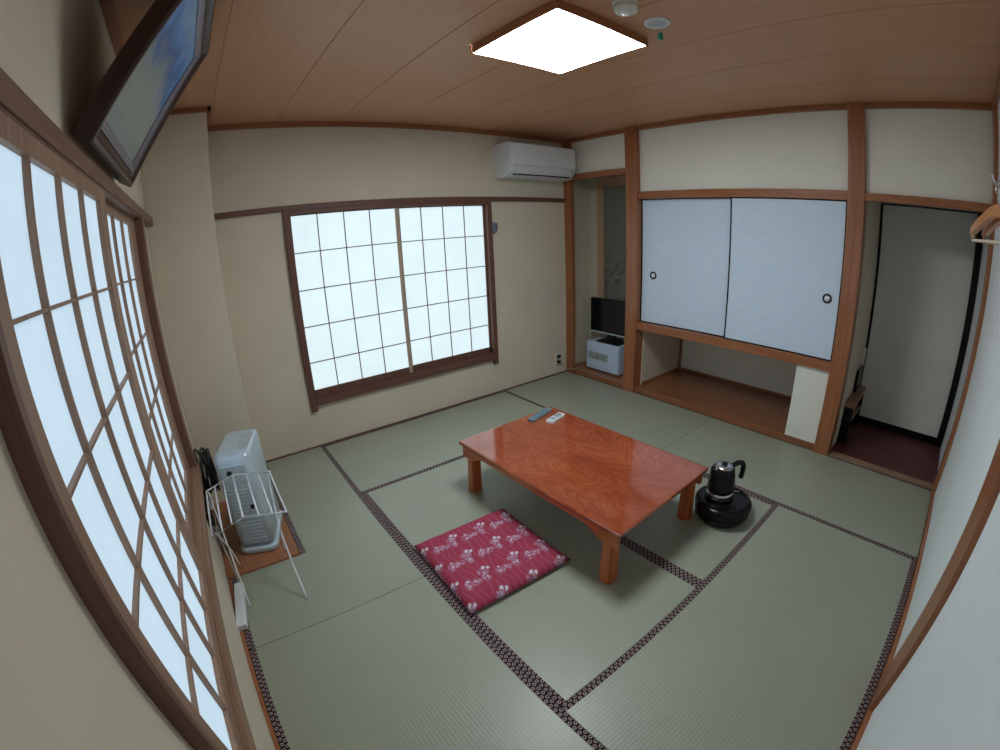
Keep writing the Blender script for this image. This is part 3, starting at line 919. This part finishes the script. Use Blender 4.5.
b = BM(); box(b, (-0.030, -PW + 0.07, 0.070), (-0.024, PW - 0.07, PH - 0.070)); obj('painting', b, 'painting', pf)
b = BM(); box(b, (-0.048, -PW + 0.02, 0.02), (-0.042, PW - 0.02, PH - 0.02)); obj('backing_board', b, 'dark_y', pf)
# ---------------------------------------------------------------- alcove: box, television, scroll
bx = thing('safe_box', 'pale blue box with a grey label, under the television in the alcove', 'box', (3.85, 3.215, 0.045))
MAT['pale_blue'] = plain('pale_blue_metal', (0.56, 0.68, 0.86), 0.4)
b = BM(); box(b, (-0.118, -0.225, 0.010), (0.130, 0.215, 0.312), 0.008, 3); obj('body', b, 'pale_blue', bx)
b = BM(); box(b, (-0.129, -0.215, 0.022), (-0.116, 0.207, 0.300), 0.004, 2); obj('door', b, 'pale_blue', bx)
b = BM(); box(b, (-0.1305, -0.085, 0.125), (-0.1285, 0.180, 0.205), 0.0005, 1); obj('label_plate', b, plain('grey_label', (0.33, 0.36, 0.38), 0.5, var=0.4, scale=25), bx, label='grey label strip')
for sx in (-0.09, 0.10):
    for sy in (-0.19, 0.18):
        b = BM(); lathe(b, [(0.0, 0.0), (0.018, 0.0), (0.018, 0.011), (0.0, 0.011)], 16, (sx, sy, 0)); obj('foot', b, 'black_plastic', bx)
tv = thing('television', 'small black flat television on the pale blue box in the alcove', 'television', (3.85, 3.185, 0.357))
b = BM(); box(b, (-0.090, -0.155, 0.0), (0.085, 0.135, 0.014), 0.006, 2); obj('stand', b, 'black_plastic', tv)
b = BM(); box(b, (-0.020, -0.05, 0.012), (0.015, 0.05, 0.12), 0.006, 2); obj('neck', b, 'black_plastic', tv)
b = BM(); box(b, (-0.022, -0.285, 0.082), (0.028, 0.282, 0.452), 0.008, 2); obj('housing', b, 'black_plastic', tv)
b = BM(); box(b, (-0.0235, -0.268, 0.112), (-0.0215, 0.266, 0.438)); obj('screen', b, plain('dark_screen', (0.006, 0.009, 0.012), 0.12), tv)
b = BM(); box(b, (-0.0262, -0.285, 0.082), (-0.0215, 0.282, 0.097), 0.002, 1); obj('bottom_bezel', b, plain('silver_bezel', (0.48, 0.56, 0.60), 0.35), tv, label='silver strip below the screen')
sc = thing('hanging_scroll', 'hanging scroll with grey ink landscape behind the television', 'scroll', (3.995, 3.185, 0.55))
MAT['scroll_tan'] = plain('tan_brocade', (0.52, 0.34, 0.21), 0.85, var=0.12, scale=60)
b = BM(); box(b, (-0.006, -0.325, 0.0), (0.0, 0.325, 1.72)); obj('mounting', b, 'scroll_tan', sc)
b = BM(); box(b, (-0.0075, -0.235, 0.20), (-0.0058, 0.235, 1.425)); obj('ink_painting', b, 'ink', sc)
b = BM(); tube(b, [(-0.012, -0.35, 0.0), (-0.012, 0.35, 0.0)], 0.012, 14); obj('roller', b, 'dark_y', sc)
b = BM(); tube(b, [(-0.006, -0.33, 1.72), (-0.006, 0.33, 1.72)], 0.007, 10); tube(b, [(-0.006, -0.16, 1.72), (-0.003, 0, 1.80), (-0.006, 0.16, 1.72)], 0.002, 6); obj('top_rod', b, 'dark_y', sc)

# ---------------------------------------------------------------- heater in the window corner
HYAW = math.radians(-17)
ht = thing('heater', 'upright silver-grey heater standing on the corner board', 'heater', (0.232, 2.632, 0.012), HYAW)
MAT['silver'] = plain('silver_grey_enamel', (0.56, 0.66, 0.74), 0.3, metal=0.15, var=0.04)
MAT['silver_dark'] = plain('grey_grille_enamel', (0.50, 0.57, 0.62), 0.4, metal=0.2, var=0.06)
def rounded_slab(bm, hx, y0, y1, z0, z1, rad, seg=6, taper=0.0, edge=0.012):
    pts = []
    for cx, cy, a0 in ((hx - rad, y1 - rad, 0), (-hx + rad, y1 - rad, 90), (-hx + rad, y0 + rad, 180), (hx - rad, y0 + rad, 270)):
        for i in range(seg + 1):
            a = math.radians(a0 + 90 * i / seg)
            pts.append((cx + rad * math.cos(a), cy + rad * math.sin(a)))
    cy = (y0 + y1) / 2
    rings = []
    for z, k in ((z0, 1 - edge / hx), (z0 + edge, 1.0), (z1 - edge, 1.0 - taper), (z1 - edge * 0.3, 1 - taper - edge * 0.3 / hx), (z1, 1 - taper - edge / hx)):
        rings.append([bm.verts.new((x * k, cy + (y - cy) * k, z)) for x, y in pts])
    n = len(pts)
    for p, q in zip(rings, rings[1:]):
        for i in range(n):
            f = bm.faces.new((p[i], p[(i + 1) % n], q[(i + 1) % n], q[i])); f.smooth = True
    bm.faces.new(rings[-1]); bm.faces.new(list(reversed(rings[0])))
b = BM(); rounded_slab(b, 0.100, -0.165, 0.195, 0.035, 0.60, 0.040, 6, 0.03, 0.026); obj('body', b, 'silver', ht)
b = BM(); rounded_slab(b, 0.108, -0.178, 0.205, 0.0, 0.040, 0.045, 6, 0.0, 0.008); obj('base', b, 'silver', ht)
b = BM()
for i in range(15):
    zz = 0.09 + i * 0.022
    box(b, (-0.066, -0.1675, zz), (0.066, -0.160, zz + 0.008), 0.002, 1)
obj('grille', b, 'silver_dark', ht)
b = BM(); box(b, (-0.070, -0.168, 0.44), (0.070, -0.156, 0.545), 0.006, 2); obj('control_panel', b, 'silver', ht)
for kx, kz, rr in ((-0.02, 0.505, 0.014), (0.045, 0.30, 0.011)):
    b = BM(); lathe(b, [(0.0, 0.010), (rr * 0.9, 0.010), (rr, 0.007), (rr, 0.0), (0.0, 0.0)], 20)
    for v in b.verts: v.co = Vector((kx + v.co.x, -0.169 - v.co.z, kz + v.co.y))
    obj('knob', b, 'black_plastic', ht)
b = BM(); box(b, (0.02, -0.10, 0.598), (0.09, 0.10, 0.603), 0.002, 1); obj('top_vent', b, 'silver_dark', ht)

# ---------------------------------------------------------------- white wire stand in front of the heater
ws = thing('wire_stand', 'white wire folding stand with slatted top in front of the heater', 'stand', (0.19, 2.22, 0.0))
WR = 0.0050
RX, RZ = -0.012, 0.530
ya, yb = -0.215, 0.205
def wing(x1, z1):
    b = BM()
    q = [(RX, ya, RZ), (x1, ya, z1), (x1, yb, z1), (RX, yb, RZ)]
    tube(b, q, WR, 8, closed=True)
    for f in (0.36, 0.68):
        x, zz = RX + (x1 - RX) * f, RZ + (z1 - RZ) * f
        tube(b, [(x, ya, zz), (x, yb, zz)], WR * 0.8, 8)
    return b
obj('top_rack', wing(-0.162, 0.485), 'white_wire', ws)
obj('top_rack', wing(0.170, 0.492), 'white_wire', ws)
for x, x2 in ((-0.138, -0.150), (0.132, 0.158)):
    b = BM(); tube(b, spline([(x2, yb - 0.02, 0.488), (x * 0.99, 0.0, 0.26), (x, -0.226 if x > 0 else -0.136, 0.004)], 8), 0.0038, 8)
    obj('leg', b, 'white_wire', ws)
    b = BM(); tube(b, spline([(x2 * 0.96, ya + 0.02, 0.488), (x * 0.95, 0.01, 0.25), (x * 0.95, 0.185, 0.016)], 8), 0.0034, 8)
    obj('leg', b, 'white_wire', ws)

# ---------------------------------------------------------------- power strip, cords, corner clutter
ps = thing('power_strip', 'white power strip on the floor against the window wall', 'power strip', (0.008, 2.10, 0.0014), math.radians(-7))
b = BM(); box(b, (-0.024, -0.155, 0.001), (0.024, 0.155, 0.034), 0.005, 2); obj('body', b, 'white_plastic', ps)
b = BM(); box(b, (-0.014, -0.135, 0.0335), (0.014, 0.120, 0.0355), 0.001, 1); obj('socket_face', b, 'ac_plastic', ps)
b = BM(); tube(b, spline([(0.038, 2.262, 0.016), (0.030, 2.30, 0.07), (0.018, 2.36, 0.17), (0.012, 2.42, 0.25), (0.008, 2.50, 0.24), (0.006, 2.60, 0.10), (0.005, 2.66, 0.03)], 8), 0.0055, 8)
tag(obj('extension_cable', b, 'grey_cord'), 'pale grey cord rising from the power strip to the heater side', 'cord')
b = BM(); tube(b, spline([(-0.024, 2.735, 0.885), (-0.020, 2.78, 0.80), (-0.022, 2.84, 0.68), (-0.023, 2.92, 0.50), (-0.022, 2.95, 0.30), (-0.018, 2.96, 0.02)], 8), 0.004, 8)
tag(obj('antenna_cable', b, 'grey_cord'), 'thin pale cord hanging down the wall from a small hook beside the side window', 'cord')
wh = thing('cord_hook', 'tiny metal hook on the wall beside the side window jamb', 'hook', (-0.03, 2.735, 0.875))
b = BM(); box(b, (0.0, -0.012, -0.012), (0.005, 0.012, 0.022), 0.0015, 1); obj('plate', b, 'steel', wh)
b = BM(); tube(b, spline([(0.004, 0, 0.015), (0.018, 0, 0.010), (0.020, 0, -0.004), (0.010, 0, -0.010)], 5), 0.003, 8); obj('hook', b, 'steel', wh)
b = BM()
pts = []
for i in range(190):
    a = i * 0.30
    pts.append((0.030 + 0.042 * math.sin(i * 0.115), 2.76 + (0.105 + 0.014 * math.sin(i * 0.31)) * math.cos(a), 0.44 + (0.120 + 0.012 * math.cos(i * 0.5)) * math.sin(a)))
tube(b, pts, 0.0065, 7)  # loops widened to fill a dark gap, part hose and part shadow
tag(obj('cable_coil', b, 'black_cord'), 'black coiled cable bundle, enlarged to stand in for shade behind the heater', 'cable')
ga = thing('wall_socket_box', 'black box with plugs low on the window wall behind the wire stand', 'outlet', (-0.03, 2.56, 0.24))
b = BM(); box(b, (0.0, -0.06, 0.0), (0.035, 0.06, 0.16), 0.006, 2); obj('body', b, 'black_plastic', ga)
b = BM(); box(b, (0.034, -0.025, 0.08), (0.060, 0.022, 0.125), 0.005, 2); obj('plug', b, 'white_plastic', ga)
b = BM(); tube(b, spline([(0.045, 0.0, 0.08), (0.052, 0.02, 0.0), (0.044, 0.05, -0.12), (0.04, 0.08, -0.222)], 6), 0.005, 8); obj('hose', b, 'black_cord', ga)

# ---------------------------------------------------------------- small fittings on the far wall
ou = thing('wall_outlet', 'double wall outlet with black plugs low on the far wall', 'outlet', (3.452, 3.60, 0.170))
b = BM(); box(b, (-0.038, -0.008, -0.062), (0.038, 0.0, 0.062), 0.003, 2); obj('plate', b, 'ivory', ou)
for zz in (-0.030, 0.032):
    b = BM(); box(b, (-0.018, -0.032, zz - 0.015), (0.022, -0.008, zz + 0.015), 0.004, 2); obj('plug', b, 'black_plastic', ou)
b = BM(); tube(b, spline([(0.02, -0.022, -0.032), (0.05, -0.030, -0.070), (0.09, -0.045, -0.120), (0.15, -0.115, -0.1185), (0.22, -0.13, -0.1185), (0.27, -0.06, -0.1185)], 7), 0.004, 8); obj('cord', b, plain('beige_cord', (0.40, 0.30, 0.22), 0.6), ou)
se = thing('window_latch_sensor', 'small blue-grey box on the right jamb of the far window', 'sensor', (2.672, 3.570, 1.53))
b = BM(); box(b, (-0.030, -0.020, 0.0), (0.000, 0.0, 0.085), 0.004, 2); obj('housing', b, plain('blue_grey_plastic', (0.16, 0.22, 0.30), 0.4), se)
b = BM(); box(b, (0.004, -0.016, 0.005), (0.022, 0.0295, 0.080), 0.004, 2); obj('magnet', b, plain('slate_plastic', (0.10, 0.13, 0.17), 0.4), se)
ph = thing('picture_hook', 'tiny white hook on the far wall left of the air conditioner', 'hook', (2.977, 3.60, 1.690))
b = BM(); lathe(b, [(0.0, 0.0), (0.009, 0.0), (0.008, 0.006), (0.0, 0.008)], 16)
for v in b.verts: v.co = Vector((v.co.x, -v.co.z, v.co.y))
obj('base', b, 'white_plastic', ph)
b = BM(); tube(b, spline([(0, -0.006, 0.0), (0, -0.020, -0.004), (0, -0.026, 0.008), (0, -0.024, 0.018)], 5), 0.003, 8); obj('hook', b, 'white_plastic', ph)

# ---------------------------------------------------------------- hall: small wooden shelf
sh = thing('shoe_shelf', 'low wooden shelf in the hall behind the post', 'shelf', (4.10, 0.77, 0.0))
b = BM(); box(b, (-0.22, -0.035, 0.30), (0.30, 0.044, 0.345), 0.003); obj('top', b, 'light_x', sh)
b = BM(); box(b, (-0.20, -0.025, 0.16), (0.28, 0.044, 0.185), 0.003); obj('shelf_board', b, 'light_x', sh)
b = BM(); box(b, (0.05, 0.020, 0.345), (0.28, 0.040, 0.53), 0.003); obj('back_board', b, 'black_lacquer', sh)
for x in (-0.20, 0.26):
    b = BM(); box(b, (x, -0.03, 0.0), (x + 0.025, 0.044, 0.30), 0.002); obj('side_panel', b, 'black_lacquer', sh)

# ---------------------------------------------------------------- coat hangers on the right wall
hk = thing('coat_hook', 'metal coat hook on the pale right wall holding two hangers', 'hook', (2.00, -0.02, 1.765))
b = BM(); box(b, (-0.02, 0.0, -0.03), (0.02, 0.006, 0.035), 0.002, 1); obj('plate', b, 'steel', hk)
b = BM(); tube(b, spline([(0, 0.005, 0.0), (0, 0.06, -0.004), (0, 0.13, 0.0), (0, 0.150, 0.018), (0, 0.152, 0.034)], 6), 0.0045, 10); obj('arm', b, 'steel', hk)
MAT['hanger_wood'] = wood('orange_hanger_timber', (0.42, 0.15, 0.04), (0.60, 0.26, 0.08), 'x', 0.3, coat=0.4)
def hanger(label, y, yaw, kind):
    h = thing('clothes_hanger', label, 'hanger', (2.00, y, 1.765), yaw, 'wooden hangers on the coat hook')
    top = []
    b = BM()
    n = 14
    up, lo = [], []
    for i in range(n + 1):
        f = -1 + 2 * i / n
        x = 0.205 * f
        zc = -0.075 - 0.070 * abs(f) ** 1.4
        th = 0.018 - 0.004 * abs(f)
        up.append((x, zc + th)); lo.append((x, zc - th))
    prism(b, lo + list(reversed(up)), 'y', -0.010, 0.010)
    bmesh.ops.bevel(b, geom=[e for e in b.edges if abs(e.verts[0].co.y - e.verts[1].co.y) < 1e-6], offset=0.005, segments=2, affect='EDGES')
    obj('shoulder_bar', b, 'hanger_wood', h)
    b = BM(); tube(b, [(-0.185, 0, -0.142), (-0.188, 0, -0.172), (0.188, 0, -0.172), (0.185, 0, -0.142)], 0.0055, 8)
    obj('trouser_bar', b, plain('pale_dowel', (0.62, 0.52, 0.40), 0.5), h, label='pale trouser bar')
    b = BM()
    pts = [(0, 0, -0.06), (0, 0, -0.030)]
    for i in range(13):
        a = math.radians(-90 + 250 * i / 12)
        pts.append((0.020 * math.cos(a), 0, -0.0105 + 0.018 + 0.020 * math.sin(a) - 0.013))
    tube(b, pts, 0.0022, 8); obj('hook', b, 'steel', h)
hanger('orange wooden hanger nearest the hook tip, outer one of the two', 0.112, math.radians(19), 0)
hanger('orange wooden hanger close to the wall, inner one of the two', 0.070, math.radians(19), 1)
